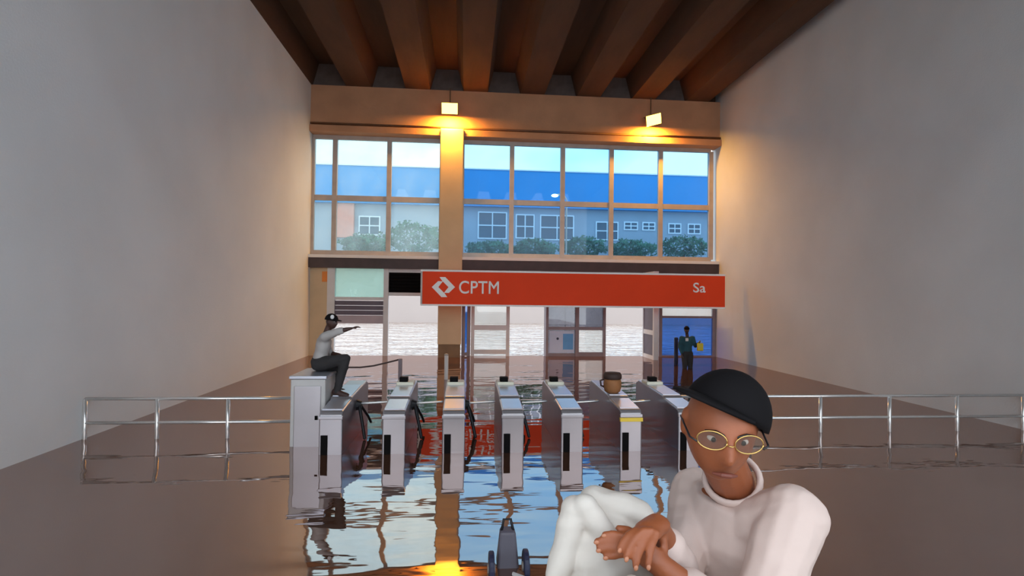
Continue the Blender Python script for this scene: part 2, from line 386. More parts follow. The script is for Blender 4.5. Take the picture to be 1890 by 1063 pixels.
# ticket booth with a window
ka, kb, kc = X(1008, Y0), X(1065, Y0), X(1118, Y0)
bo = thing('ticket_booth', ((ka+kc)/2, Y0, FLOOR), 'grey framed ticket booth window with a poster under the red sign', 'booth')
for a, b in ((ka, ka+.1), (kb-.06, kb+.08), (kc-.1, kc)): bx('post', 'frame_mauve', bo, a, b, Y0-.06, Y0+.1, FLOOR, ZL)
bx('front_wall', 'frame_mauve', bo, ka+.1, kb-.06, Y0-.02, Y0+.08, FLOOR, zq(652, 1040)); bx('front_wall', 'frame_mauve', bo, kb+.08, kc-.1, Y0-.02, Y0+.08, FLOOR, zq(650, 1090))
for a, b, m_ in ((ka+.1, kb-.06, 1), (kb+.08, kc-.1, 2)):
    bx('rail', 'frame_mauve', bo, a, b, Y0-.05, Y0+.09, zq(609, 1040), zq(603, 1040))
    bx('rail', 'frame_mauve', bo, a, b, Y0-.05, Y0+.09, ZL-.1, ZL)
    bx('pane', 'glass_grey', bo, a, b, Y0+.02, Y0+.032, zq(603, 1040), ZL-.1)
    if m_ == 2: bx('pane', 'glass_milky', bo, a, b, Y0+.02, Y0+.032, zq(650, 1090), zq(609, 1090))
    else:
        bx('pane', 'glass_grey', bo, a, b, Y0+.04, Y0+.052, zq(652, 1040), zq(609, 1040))
tag(bx('roof_slab', 'frame_mauve', bo, ka, kc, Y0+.1, Y0+1.6, ZL-.12, ZL), None)
bx('side_wall', 'frame_mauve', bo, ka, ka+.06, Y0+.1, Y0+.5, FLOOR, ZL-.12)
po = thing('poster', ((ka+kb)/2, Y0, zq(650, 1040)), 'white and blue poster on the ticket booth window', 'poster')
pa, pb = ka+.14, kb-.1
bx('sheet', 'poster', po, pa, pb, Y0-.0, Y0+.015, zq(651, 1040), zq(611, 1040))
bx('blue_print', 'poster_blue', po, pa+(pb-pa)*.55, pb-.04, Y0-.004, Y0, zq(645, 1040), zq(616, 1040))
dp = MB().lathe([(.05, 0), (.05, .004)], (0, 0, 0), 14).build('dark_print', 'navy', po)
dp.rotation_euler = (R(90), 0, 0); dp.location = Vector((pa+.33, Y0-.001, zq(625, 1030)))-po.location
# opened door leaf standing into the hall
dx = X(1188, YF); dya, dyb = 19.7, YF
dl = thing('door_2', (dx, dyb, FLOOR), 'white framed door standing open into the hall beside the blue doorway', 'door', kind='structure')
bx('stile', 'frame_white', dl, dx-.04, dx+.14, dya, dya+.12, FLOOR, ZL); bx('stile', 'frame_white', dl, dx-.04, dx+.04, dyb-.1, dyb-.02, FLOOR, ZL)
for a, b in ((ZL-.1, ZL), (zq(615, 1200), zq(607, 1200)), (FLOOR, .02+zq(652, 1200))): bx('rail', 'frame_white', dl, dx-.035, dx+.035, dya+.12, dyb-.1, a, b)
for a, b in ((zq(607, 1200), ZL-.1), (.02+zq(652, 1200), zq(615, 1200))): bx('pane', 'shutter_dark', dl, dx-.012, dx+.012, dya+.12, dyb-.1, a, b)
leaf('door_3', 'deep blue glass doorway at the right end of the facade', X(1216, Y0), XR-.02, FLOOR, ZL, [(zq(587, 1255), zq(583, 1255)), (ZL-.12, ZL), (FLOOR, .05)],
     [(zq(583, 1255), ZL-.1, 'glass_milky'), (.04, zq(586, 1255), 'glass_deepblue')], 'frame_mauve')

# ------------------------------------------------------------------ red station sign
YS = 18.7
def zs(py, px): return at(px, py, YS).z
sx0, sx1 = X(776, YS), X(1338, YS); st, sb = zs(501, 1000), zs(566.5, 1000)
sg = thing('station_sign', ((sx0+sx1)/2, YS, sb), 'long red station sign with white emblem and lettering CPTM under the lintel', 'sign')
bx('panel', 'sign_red', sg, sx0+.06, sx1, YS, YS+.16, sb+.06, st-.06)
bx('frame_strip', 'sign_white', sg, sx0, sx1, YS-.03, YS+.18, st-.06, st); bx('frame_strip', 'sign_white', sg, sx0, sx1, YS-.03, YS+.18, sb, sb+.06)
bx('end_cap', 'frame_alu', sg, sx0, sx0+.06, YS-.02, YS+.17, sb+.06, st-.06)
for px in (800, 1000, 1200): bx('bracket', 'frame_alu', sg, X(px, YS), X(px, YS)+.08, YS+.18, YF-.29, st-.3, st-.22)
L = [(300, 155), (378, 155), (508, 290), (425, 368), (360, 366), (420, 290), (335, 205)]
def logo(pts):
    vs = [at(770+u/7.27, 490+v/7.27, YS) for u, v in pts]
    mb = MB().prism([(p.x, p.z) for p in vs], 1, YS-.02, YS); return mb
em = logo(L); em.add(*(lambda q: (q.v, q.f))(logo([(704-u, 579-v) for u, v in L])))
em.build('emblem', 'sign_white', sg, origin=at(818, 530, YS))
def letters(txt, px0, px1, pyb, pyt):
    cu = bpy.data.curves.new('t', 'FONT'); cu.body = txt; cu.extrude = .01; cu.bevel_depth = .014; cu.bevel_resolution = 0; cu.space_character = 1.04
    ob = bpy.data.objects.new('t', cu); COL.objects.link(ob); dg = bpy.context.evaluated_depsgraph_get(); dg.update()
    me = bpy.data.meshes.new_from_object(ob.evaluated_get(dg)); bpy.data.objects.remove(ob)
    xs = [v.co.x for v in me.vertices]; ys = [v.co.y for v in me.vertices]
    a = at(px0, pyb, YS); b = at(px1, pyt, YS)
    for v in me.vertices:
        u = (v.co.x-min(xs))/(max(xs)-min(xs)); t = (v.co.y-min(ys))/(max(ys)-min(ys)); e = v.co.z
        v.co = Vector((u*(b.x-a.x), -.012-e, t*(b.z-a.z)))
    return link('lettering', me, 'sign_white', sg, origin=Vector((a.x, YS, a.z)))
letters('CPTM', 847, 921, 542, 519); letters('Sa', 1279, 1302, 540, 522)

# ------------------------------------------------------------------ floodlights on the beam
def floodlight(px, py, tilt, label, w_=.62, h_=.42):
    c = at(px, py, YF-.85)
    t = thing('floodlight', c, label, 'lamp', 'floodlights on the beam')
    mw = Matrix.Rotation(tilt, 4, 'Y') @ Matrix.Rotation(R(28), 4, 'X')
    def prt(nm, mb, m): mb.v = [tuple(mw @ Vector(v)) for v in mb.v]; return mb.build(nm, m, t, origin=None)
    body = MB().add([(-w_/2, -.02, -h_/2), (w_/2, -.02, -h_/2), (w_/2, -.02, h_/2), (-w_/2, -.02, h_/2), (-w_*.3, .22, -h_*.3), (w_*.3, .22, -h_*.3), (w_*.3, .22, h_*.3), (-w_*.3, .22, h_*.3)],
        [(0, 1, 2, 3), (4, 7, 6, 5), (0, 4, 5, 1), (1, 5, 6, 2), (2, 6, 7, 3), (3, 7, 4, 0)])
    for ob in (prt('housing', body, 'lamp_body'), prt('lens', MB().box(-w_*.47, w_*.47, -.045, -.022, -h_*.46, h_*.46), 'lamp_glow')): ob.location = (0, 0, 0)
    for s in (-1, 1):
        MB().tube([(s*w_*.42, .05, 0), (s*w_*.42, .3, .18), (0, .3, .22)], .018, 6).build('yoke', 'lamp_body', t).location = (0, 0, 0)
    MB().box(-.05, .05, .16, .5, -.05, .03).build('wall_bracket', 'lamp_body', t).location = (0, 0, 0)
    MB().tube([(0, .3, .2), (0, .3, ZC-c.z)], .02, 6).build('rod', 'lamp_body', t).location = (0, 0, 0)
    ld = bpy.data.lights.new('bulb_light', 'AREA'); ld.shape = 'RECTANGLE'; ld.size = .5; ld.size_y = .2; ld.energy = 380; ld.color = (1, .45, .045)
    lo = bpy.data.objects.new('bulb_light', ld); COL.objects.link(lo); lo.parent = t; lo.location = (0, .02, -h_*.62)
    lo.rotation_euler = (R(18), 0, 0)
    return t
floodlight(830, 200, 0, 'glowing yellow floodlight hanging above the column')
floodlight(1206, 221, R(-16), 'glowing yellow floodlight tilted on the beam above the red sign')

# ------------------------------------------------------------------ turnstiles
YT = 7.9; TW = .325; TL = 2.05
prof = [(0, FLOOR), (0, .55), (.05, .61), (.62, .665), (.66, .70), (1.9, .76), (TL, .70), (TL, FLOOR)]
ords = {705: 'second', 816: 'third', 926: 'fourth', 1036: 'fifth', 1145: 'sixth', 1252: 'seventh'}
def turnstile(px, label, arms=True, tape=False, reader=True):
    xa = at(px, 800, YT).x; xb = xa+TW
    t = thing('turnstile', ((xa+xb)/2, YT, FLOOR), label, 'turnstile', 'row of steel turnstiles')
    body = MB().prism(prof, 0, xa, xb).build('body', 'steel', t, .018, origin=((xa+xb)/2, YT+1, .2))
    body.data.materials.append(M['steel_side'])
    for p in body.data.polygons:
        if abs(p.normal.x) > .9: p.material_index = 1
    body.location.y = YT+1-YT; 
    me = body.data
    for v in me.vertices: v.co.y += YT          # profile was drawn from the front edge
    def slope(y): return .61+(y-.05)/(.57)*.055 if y < .62 else .70+(y-.66)/1.24*.06
    def plate(nm, m, y0, y1, inset, th):
        vs = []
        for y in (y0, y1):
            for x in (xa+inset, xb-inset):
                for dz in (-.004, th): vs.append((x, YT+y, slope(y)+dz))
        return MB().add(vs, [(0, 1, 3, 2), (4, 6, 7, 5), (0, 4, 5, 1), (2, 3, 7, 6), (0, 2, 6, 4), (1, 5, 7, 3)]).build(nm, m, t, origin=((xa+xb)/2, YT+(y0+y1)/2, .6))
    plate('front_plate', 'steel_plate', .1, .6, .02, .012); plate('top_plate', 'steel_plate', .70, 1.5, .02, .012)
    bx('slot', 'black_panel', t, xa+.03, xa+.125, YT-.012, YT+.03, -.03, .275)
    bx('front_lip', 'steel', t, xa-.006, xb+.006, YT-.02, YT+.03, .5, .545, .006)
    if tape: bx('yellow_stripe', 'yellow_tape', t, xa-.01, xb+.01, YT-.026, YT+.02, .44, .495, .004)
    if reader:
        r = bx('card_reader', 'cream_plastic', t, xa+.01, xb-.02, YT+1.45, YT+1.75, .74, .80, .015)
        bx('reader_screen', 'black_panel', r, xa+.06, xa+.2, YT+1.46, YT+1.6, .80, .88, .01)
    if arms:
        h = MB().tube([(xb, YT+1.05, .5), (xb+.07, YT+1.05, .5)], [.09, .06], 14).build('hub', 'black_rubber', t, origin=(xb, YT+1.05, .5))
        MB().chain([(xb+.05, YT+1.05, .52), (xb+.48, YT+1.05, .545)], [.019, .019], 8).build('arm', 'chrome', t, smooth=True, origin=(xb, YT+1.05, .5))
        MB().chain([(xb+.05, YT+1.0, .48), (xb+.13, YT+.86, .2), (xb+.17, YT+.8, .03)], [.03, .026, .024], 8).build('arm', 'black_rubber', t, smooth=True, origin=(xb, YT+1.05, .5))
        MB().chain([(xb+.05, YT+1.1, .48), (xb+.13, YT+1.34, .25), (xb+.16, YT+1.42, .14)], [.022, .02, .02], 8).build('arm', 'black_rubber', t, smooth=True, origin=(xb, YT+1.05, .5))
    return t, xa, xb
_, t1a, t1b = turnstile(588, 'steel turnstile under the foot of the man in the black cap', reader=False)
turnstile(705, 'steel turnstile second from the seated man, left of the column')
turnstile(816, 'steel turnstile standing in front of the column')
turnstile(926, 'steel turnstile in front of the white framed door, fourth from the left')
turnstile(1036, 'steel turnstile in front of the ticket booth, just left of the yellow striped one')
_, t6a, t6b = turnstile(1145, 'steel turnstile with a yellow stripe and a brown pot on top', tape=True, reader=False)
_, t7a, t7b = turnstile(1252, 'rightmost steel turnstile beside the man in white', arms=False)

# console the seated man sits on, and rails closing the gate line
ca, cb = at(540, 700, 8.45).x, at(613, 700, 8.45).x
cs = thing('gate_console', ((ca+cb)/2, 8.9, FLOOR), 'tall light grey gate console the man in the black cap sits on', 'console')
cb = min(cb, t1a-.03)
bx('cabinet', 'console_grey', cs, ca, cb, 8.35, 9.25, FLOOR, 1.0, .02); bx('lid', 'steel_plate', cs, ca-.02, cb+.02, 8.33, 9.27, 1.0, 1.05, .012)
bx('service_door', 'steel', cs, ca+.06, cb-.06, 8.33, 8.35, -.2, .9, .008); bx('lock', 'black_panel', cs, cb-.14, cb-.1, 8.315, 8.33, .4, .46)
def guard(xa, xb, n, label):
    g = thing('guard_rail', ((xa+xb)/2, 8.9, FLOOR), label, 'railing')
    for i in range(n+1):
        x = xa+(xb-xa)*i/n; MB().tube([(x, 8.9, FLOOR), (x, 8.9, .62)], .03, 10).build('post', 'chrome', g, smooth=True, origin=(x, 8.9, 0))
    for z in (.62, .25): MB().tube([(xa, 8.9, z), (xb, 8.9, z)], .025, 10).build('rail', 'chrome', g, smooth=True, origin=(xa, 8.9, z))
guard(XL+.04, ca-.06, 3, 'steel guard rail between the left wall and the gate console')
guard(t7b+.06, XR-.04, 5, 'steel guard rail between the rightmost turnstile and the right wall')

# brown pot on the sixth turnstile
pc = Vector(((t6a+t6b)/2-.06, YT+.83, .718))
pt = thing('round_pot', pc, 'rounded brown pot with dark rim standing on the yellow striped turnstile', 'pot')
MB().lathe([(.085, 0), (.125, .03), (.145, .1), (.145, .18), (.13, .235), (.10, .235)], pc).build('bowl', 'clay_brown', pt, smooth=True, origin=pc)
MB().lathe([(.132, .225), (.15, .24), (.15, .29), (.13, .33), (.06, .34)], pc).build('rim', 'clay_dark', pt, smooth=True, origin=pc)
MB().tube([pc+Vector((-.14, 0, .22)), pc+Vector((-.2, 0, .2)), pc+Vector((-.19, 0, .12)), pc+Vector((-.14, 0, .1))], .016, 8).build('handle', 'clay_dark', pt, smooth=True, origin=pc)

# stanchions with a sagging rope behind the turnstiles
YR = 13.6
ra = at(739, 662, YR); rb = at(600, 672, YR)
rl = thing('rope_barrier', (ra.x, YR, FLOOR), 'grey barrier post with a sagging dark rope behind the seated man', 'barrier')
MB().box(ra.x-.045, ra.x+.045, YR-.045, YR+.045, FLOOR, ra.z).build('post', 'frame_mauve', rl, .01, origin=(ra.x, YR, 0))
MB().box(rb.x-.045, rb.x+.045, YR-.045, YR+.045, FLOOR, rb.z).build('post', 'frame_mauve', rl, .01, origin=(rb.x, YR, 0))
MB().tube([at(x, y, YR) for x, y in ((739, 663), (715, 669), (690, 675), (665, 678), (640, 678), (620, 675), (600, 673))], .02, 8).build('rope', 'lintel_dark', rl, smooth=True, origin=ra)
wp = at(824, 655, 15.0)
bl = thing('bollard', (wp.x, 15, FLOOR), 'slim white bollard post in front of the column', 'bollard')
MB().tube([(wp.x, 15, FLOOR), (wp.x, 15, wp.z)], .055, 12).build('post', 'frame_white', bl, smooth=True, origin=(wp.x, 15, 0))
MB().ellipsoid((wp.x, 15, wp.z), .06, .06, .04, 12, 8).build('cap', 'frame_alu', bl, smooth=True, origin=wp)
bp_ = at(1248, 625, 18.3)
b2 = thing('bollard', (bp_.x, 18.3, FLOOR), 'slim navy post beside the man wading by the blue doorway', 'bollard')
MB().tube([(bp_.x, 18.3, FLOOR), (bp_.x, 18.3, bp_.z)], .07, 12).build('post', 'navy', b2, smooth=True, origin=(bp_.x, 18.3, 0))
MB().ellipsoid((bp_.x, 18.3, bp_.z), .075, .075, .05, 12, 8).build('cap', 'navy', b2, smooth=True, origin=bp_)

# half sunk hand cart in the foreground
ct0 = at(938, 1030, 4.55)
hc = thing('hand_cart', (ct0.x, 4.55, 0), 'half sunk small hand cart with dark wheels in the foreground water', 'cart')
cx = ct0.x
MB().add([(cx-.1, 4.5, -.1), (cx+.1, 4.5, -.1), (cx+.07, 4.62, .26), (cx-.07, 4.62, .26), (cx-.1, 4.75, -.1), (cx+.1, 4.75, -.1), (cx+.06, 4.72, .28), (cx-.06, 4.72, .28)],
    [(0, 1, 2, 3), (5, 4, 7, 6), (4, 0, 3, 7), (1, 5, 6, 2), (3, 2, 6, 7), (4, 5, 1, 0)]).build('body', 'cart_grey', hc, .02, origin=(cx, 4.6, 0))
for s, dz in ((-1, 0.02), (1, .03)):
    wv = MB().tube([(cx+s*.12, 4.5, dz), (cx+s*.165, 4.5, dz)], [.135, .135], 24).build('wheel', 'navy', hc, .012, smooth=False, origin=(cx+s*.14, 4.5, dz))
    MB().tube([(cx+s*.11, 4.5, dz), (cx+s*.175, 4.5, dz)], [.04, .04], 12).build('hub', 'frame_alu', wv, origin=(cx+s*.14, 4.5, dz))
MB().tube([(cx-.05, 4.66, .26), (cx-.03, 4.7, .34), (cx+.03, 4.7, .34), (cx+.05, 4.66, .26)], .012, 8).build('handle', 'black_rubber', hc, smooth=True, origin=(cx, 4.66, .3))
MB().add([(cx+.03, 4.33, .0), (cx+.34, 4.1, -.03), (cx+.38, 4.22, -.02), (cx+.07, 4.46, .03), (cx+.03, 4.33, -.03), (cx+.34, 4.1, -.06), (cx+.38, 4.22, -.05), (cx+.07, 4.46, 0)],
    [(0, 1, 2, 3), (7, 6, 5, 4), (0, 4, 5, 1), (1, 5, 6, 2), (2, 6, 7, 3), (3, 7, 4, 0)]).build('board', 'board_brown', hc, origin=(cx+.2, 4.3, 0))
MB().add([(cx+.02, 4.4, .03), (cx+.2, 4.27, .02), (cx+.21, 4.29, .02), (cx+.03, 4.42, .03), (cx+.02, 4.4, .01), (cx+.2, 4.27, 0), (cx+.21, 4.29, 0), (cx+.03, 4.42, .01)],
    [(0, 1, 2, 3), (7, 6, 5, 4), (0, 4, 5, 1), (1, 5, 6, 2), (2, 6, 7, 3), (3, 7, 4, 0)]).build('trim_strip', 'frame_white', hc, origin=(cx+.1, 4.3, 0))

# concrete landing the photographer and the man in white sit on
tag(bx('landing', 'ledge_concrete', None, -1.6, 3.2, -3.0, 1.75, FLOOR, 1.08, .02), 'raised concrete landing under the man in white', 'landing', kind='structure')

# ------------------------------------------------------------------ people
def frame_from(fd, upv=(0, 0, 1)):               # local x = face direction, z = up
    x = Vector(fd).normalized(); u = Vector(upv); z = (u - x*u.dot(x)).normalized(); y = z.cross(x)
    return Matrix((x, y, z)).transposed()
def head_shape(mb, c, mw, s=1.0):
    n, m = 56, 40; vs = []; fs = []; g = lambda d, w_: math.exp(-(d/w_)**2)
    for i in range(m+1):
        ph = math.pi*(i+.05)/(m+.1)-math.pi/2
        for k in range(n):
            a = 2*math.pi*k/n
            x = .098*math.cos(ph)*math.cos(a); y = .076*math.cos(ph)*math.sin(a); z = .118*math.sin(ph)
            if z < 0:
                t = min(1, -z/.118); y *= 1-.15*t**1.4
                if x < 0: x *= 1-.45*t
                else: x *= 1+.10*t
            if x > 0:
                x += .032*g(y, .016)*g(z+.026, .02) + .014*g(y, .012)*g(z-.004, .02)
                x += .006*g(z-.026, .012)*g(abs(y)-.028, .03) - .009*g(abs(y)-.032, .014)*g(z-.008, .012)
                x += .011*g(y, .024)*g(z+.064, .012) - .008*g(y, .026)*g(z+.0645, .004) + .008*g(y, .02)*g(z+.098, .016)
            vs.append(c + mw @ (Vector((x, y, z))*s))
    for i in range(m):
        for k in range(n): fs.append((i*n+k, i*n+(k+1) % n, (i+1)*n+(k+1) % n, (i+1)*n+k))
    fs += [tuple(range(n-1, -1, -1)), tuple(range(m*n, (m+1)*n))]
    mb.add(vs, fs)
    for sd in (-1, 1):
        mb.ellipsoid(c + mw @ (Vector((-.008, sd*.077, .0))*s), .02*s, .009*s, .034*s, 12, 8, mw)
def lerp(a, b, t): return Vector(a)+(Vector(b)-Vector(a))*t
def ik(a, b, l1, l2, hint):
    a = Vector(a); b = Vector(b); d = b-a; L_ = min(d.length, (l1+l2)*.995); n = d.normalized()
    t = (l1*l1-l2*l2+L_*L_)/(2*L_); h = math.sqrt(max(0, l1*l1-t*t)); hv = Vector(hint); hv = (hv-n*hv.dot(n)).normalized()
    return a+n*t+hv*h
def simple_hand(mb, w_, d, palm_n, side=1, curl=.35, s=1.0):
    """palm and five curled fingers from the wrist w_, along d; palm_n points out of the palm"""
    d = Vector(d).normalized(); n = Vector(palm_n); n = (n-d*n.dot(d)).normalized(); l = d.cross(n)*side
    k = w_+d*.085*s
    mb.capsule(w_+d*.02*s, k-d*.01*s, .03*s, .04*s, 12, l, .42)
    for i, (o, ln) in enumerate(((-.030, .072), (-.010, .082), (.010, .076), (.029, .058))):
        p = k+l*o*s; dd = d.copy(); q = [p-d*.015*s]
        for j, f in enumerate((.45, .32, .23)):
            ang = curl*(j+.6); v = d*math.cos(ang)+n*math.sin(ang); p = p+v*ln*f*s; q.append(p)
        mb.chain(q, [.0095*s, .009*s, .008*s, .007*s], 8)
    q = [w_+d*.025*s-l*.025*s, w_+d*.06*s-l*.05*s+n*.012*s, w_+d*.09*s-l*.052*s+n*.028*s]
    mb.chain(q, [.014*s, .011*s, .009*s], 8)
def cap(parent, c, mw, s, m, visor=True, tilt=0, yaw=0):
    rot = mw @ Matrix.Rotation(yaw, 3, 'Z') @ Matrix.Rotation(tilt, 3, 'Y')
    mb = MB(); n, mm = 28, 10; vs = []; fs = []
    for i in range(mm+1):
        ph = R(2)+R(88)*i/mm
        for k in range(n):
            a = 2*math.pi*k/n; vs.append(c+rot @ (Vector((.111*math.cos(ph)*math.cos(a)-.004, .089*math.cos(ph)*math.sin(a), .03+.102*math.sin(ph)))*s))
    for i in range(mm):
        for k in range(n): fs.append((i*n+k, i*n+(k+1) % n, (i+1)*n+(k+1) % n, (i+1)*n+k))
    fs.append(tuple(range(n-1, -1, -1)))
    mb.add(vs, fs); cp_ = mb.build('cap', m, parent, smooth=True, origin=c)
    if visor:
        vs = []; fs = []; nn = 16
        for lay in (0, .006):
            for k in range(nn+1):
                a = R(-75)+R(150)*k/nn
                vs.append(c+rot @ (Vector((.105*math.cos(a), .086*math.sin(a), .036+lay))*s))
                vs.append(c+rot @ (Vector((.105*math.cos(a)+.075*max(0, math.cos(a*1.15)), .09*math.sin(a), .036+lay-.016*max(0, math.cos(a))))*s))
        o = 2*(nn+1)
        for k in range(nn):
            i = 2*k; fs += [(i, i+1, i+3, i+2), (o+i, o+i+2, o+i+3, o+i+1), (i+1, o+i+1, o+i+3, i+3), (i, i+2, o+i+2, o+i)]
        MB().add(vs, fs).build('visor', m, cp_, smooth=True, origin=c)
    return cp_
def eyes(parent, c, mw, s):
    for sd in (-1, 1):
        e = c+mw @ (Vector((.0775, sd*.031, .007))*s)
        ob = MB().ellipsoid(e, .0115*s, .0125*s, .0075*s, 12, 8, mw).build('eye', 'eye_white', parent, smooth=True, origin=e)
        MB().ellipsoid(e+mw @ Vector((.0085*s, 0, -.001)), .004*s, .006*s, .006*s, 10, 6, mw).build('iris', 'eye_dark', ob, smooth=True, origin=e)

def person(J, fd, hup, skin, label, shirt, trousers, voxel=.012, hands=True, shoes='shoe', sleeve=.5, grp=None, fat=1.0):
    """J: joints in world space. one continuous skin body; shirt, trousers and shoes over it"""
    t = thing('person', J['base'], label, 'person', grp)
    lat = (J['shL']-J['shR']).normalized(); mw = frame_from(fd, hup); hc_ = J['head']
    b = MB()
    head_shape(b, hc_, mw, J.get('hs', 1.0))
    b.capsule(lerp(J['neck'], hc_, -.1), hc_-mw @ Vector((.035, 0, .055)), .056, .052)
    pel = (J['hipL']+J['hipR'])/2; ch = lerp(pel, J['neck'], .72)
    hl = (J['hipL']-J['hipR']).normalized()
    sp = [lerp(pel, J['neck'], x) for x in (-.12, 0, .2, .4, .62, .8, .93)]
    def torso(mb, e): mb.tube(sp, [x*fat+e for x in (.10, .165, .155, .15, .17, .165, .10)], 24, lat, .66)
    torso(b, -.006)
    def arm(mb, s, e, upto=1.0):
        a, k, w_ = J['sh'+s], J['el'+s], J['wr'+s]; ch_ = lerp(ch, a, .55)
        mb.chain([ch_, a, lerp(a, k, .5), k], [.08+e, .064+e, .054+e, .044+e])
        if upto > 0: mb.chain([k, lerp(k, w_, .35*upto if upto < 1 else .35), lerp(k, w_, upto)], [.043+e, .044+e, .044+e-.016*upto])
    def leg(mb, s, e):
        h, k, a = J['hip'+s], J['kn'+s], J['an'+s]
        mb.chain([h, lerp(h, k, .4), k], [.098*fat+e, .085*fat+e, .06+e]); mb.chain([k, lerp(k, a, .35), a], [.058+e, .058+e, .04+e])
    for s in 'LR':
        arm(b, s, -.004); leg(b, s, -.004)
        b.chain([J['an'+s], J['toe'+s]], [.042, .03])
        if hands:
            hd = J.get('hand'+s) or (J['wr'+s]-J['el'+s]); simple_hand(b, J['wr'+s], hd, J.get('palm'+s, Vector((0, 0, -1))), 1 if s == 'R' else -1)
        if 'fingers'+s in J: J['fingers'+s](b)
    ob = link('body', remesh(b, voxel, 3), skin, t, True); ob.location = -Vector(t.location)
    sm = MB(); torso(sm, .012)
    for s in 'LR': arm(sm, s, .012, sleeve)
    me = remesh(sm, voxel*1.2, 5); wrinkle(me, .006); o2 = link('shirt', me, shirt, t, True); o2.location = -Vector(t.location)
    tm = MB(); tm.tube(sp[:3], [.115*fat, .182*fat, .17*fat], 24, lat, .68)
    for s in 'LR': leg(tm, s, .018 if voxel > .01 else .05)
    if voxel < .01:
        for a, b, d, r in (((1082, 938), (1128, 1004), 1.235, .03), ((1060, 945), (1030, 1060), 1.25, .035), ((1100, 925), (1185, 950), 1.3, .04)): tm.capsule(cp(*a, d), cp(*b, d-.02), r, r*.8)
    me = remesh(tm, voxel*1.2, 5); wrinkle(me, .007 if voxel > .01 else .010); o3 = link('trousers', me, trousers, t, True); o3.location = -Vector(t.location)
    for s in 'LR':
        q = MB(); d = (J['toe'+s]-J['an'+s])
        q.chain([J['an'+s]-Vector((0, 0, .02))-d*.2, J['an'+s]+d*.5-Vector((0, 0, .015)), J['toe'+s]], [.052, .05, .042]); q.capsule(J['an'+s]+Vector((0, 0, .04)), J['an'+s], .05, .052)
        o4 = link('shoe', remesh(q, .01, 3), shoes, t, True); o4.location = -Vector(t.location)
    return t, mw
def wrinkle(me, amp):
    nrm = [v.normal.copy() for v in me.vertices]
    for v, n in zip(me.vertices, nrm):
        p = v.co; v.co = p+n*amp*(mnoise.noise(Vector((p.x*9, p.y*9, p.z*16)))+.5*mnoise.noise(Vector((p.x*22, p.y*22, p.z*30))))

# --- the man sitting at the left with his foot on the first turnstile
D1 = 8.6
def j1(px, py, d=D1): return cp(px, py, d)
J = dict(head=j1(612, 594), neck=j1(602, 617), shL=j1(598, 622, 8.78), shR=j1(600, 621, 8.42), hipL=j1(588, 672, 8.68), hipR=j1(588, 672, 8.50),
    base=j1(588, 690), knR=j1(638, 662, 8.42), anR=j1(622, 722, 8.42), toeR=j1(640, 730, 8.40), knL=j1(634, 676, 8.78), anL=j1(616, 716, 8.82), toeL=j1(634, 722, 8.8),
    elR=j1(627, 611, 8.36), wrR=j1(648, 606, 8.36), hs=.98)
J['elL'] = j1(608, 652, 8.86); J['wrL'] = j1(628, 655, 8.72)
J['palmR'] = Vector((0, 0, -1)); J['palmL'] = Vector((0, 0, -1))
p1, mw = person(J, rt*.9-fw*.35+Vector((0, 0, -.05)), (0, 0, 1), 'skin_deep', 'person in a black cap and grey shirt sitting on the gate console, arm stretched out', 'cloth_grey', 'cloth_dark', .014, sleeve=.2)
cp1 = cap(p1, J['head'], mw, 1.02, 'cap_black')
e = J['head']+mw @ Vector((.07, -.075, .085))
MB().ellipsoid(e, .012, .03, .035, 12, 8, mw @ Matrix.Rotation(R(-48), 3, 'Z')).build('cap_patch', 'frame_white', cp1, smooth=True, origin=e)
eyes(p1, J['head'], mw, .98)

# --- the man wading near the blue doorway
YM = 17.4; base = at(1268, 680, YM); bx_, by_ = base.x, YM
def j2(x, y, z): return Vector((bx_+x, by_+y, z))
J = dict(head=j2(-.04, -.05, 1.26), neck=j2(0, 0, 1.07), shL=j2(.19, .0, 1.0), shR=j2(-.19, 0, 1.0), hipL=j2(.09, 0, .46), hipR=j2(-.09, 0, .46),
    base=j2(0, 0, FLOOR), knL=j2(.1, -.03, .05), knR=j2(-.1, -.06, .05), anL=j2(.11, .03, FLOOR+.07), anR=j2(-.12, 0, FLOOR+.07), toeL=j2(.14, -.14, FLOOR+.04), toeR=j2(-.14, -.16, FLOOR+.04),
    elL=j2(.27, -.02, .73), wrL=j2(.3, -.22, .86), elR=j2(-.25, .03, .72), wrR=j2(-.22, -.1, .48), palmL=Vector((-1, 0, 0)), palmR=Vector((1, 0, 0)))
p2, mw = person(J, Vector((-.3, -1, -.15)), (0, 0, 1), 'skin_deep', 'person in dark teal clothes wading beside the blue doorway, holding a yellow bag', 'cloth_teal', 'cloth_dark', .018, sleeve=.9)
cap(p2, J['head'], mw, 1.03, 'cap_black', visor=False); eyes(p2, J['head'], mw, 1)
e = j2(-.06, -.125, .95); bx('chest_badge', 'frame_white', p2, e.x-.05, e.x+.05, e.y-.012, e.y+.015, e.z-.05, e.z+.05, .01)
yb = j2(.3, -.31, .6); yt = thing('yellow_bag', yb, 'small yellow bag in the hand of the wading person', 'bag')
MB().add([(yb.x-.09, yb.y-.05, yb.z), (yb.x+.1, yb.y-.05, yb.z), (yb.x+.1, yb.y+.05, yb.z), (yb.x-.09, yb.y+.05, yb.z), (yb.x-.1, yb.y-.025, yb.z+.25), (yb.x+.11, yb.y-.025, yb.z+.25), (yb.x+.11, yb.y+.025, yb.z+.25), (yb.x-.1, yb.y+.025, yb.z+.25)],
    [(0, 1, 2, 3), (7, 6, 5, 4), (0, 4, 5, 1), (1, 5, 6, 2), (2, 6, 7, 3), (3, 7, 4, 0)]).build('sack', 'yellow_bag', yt, .02, smooth=True, origin=yb)
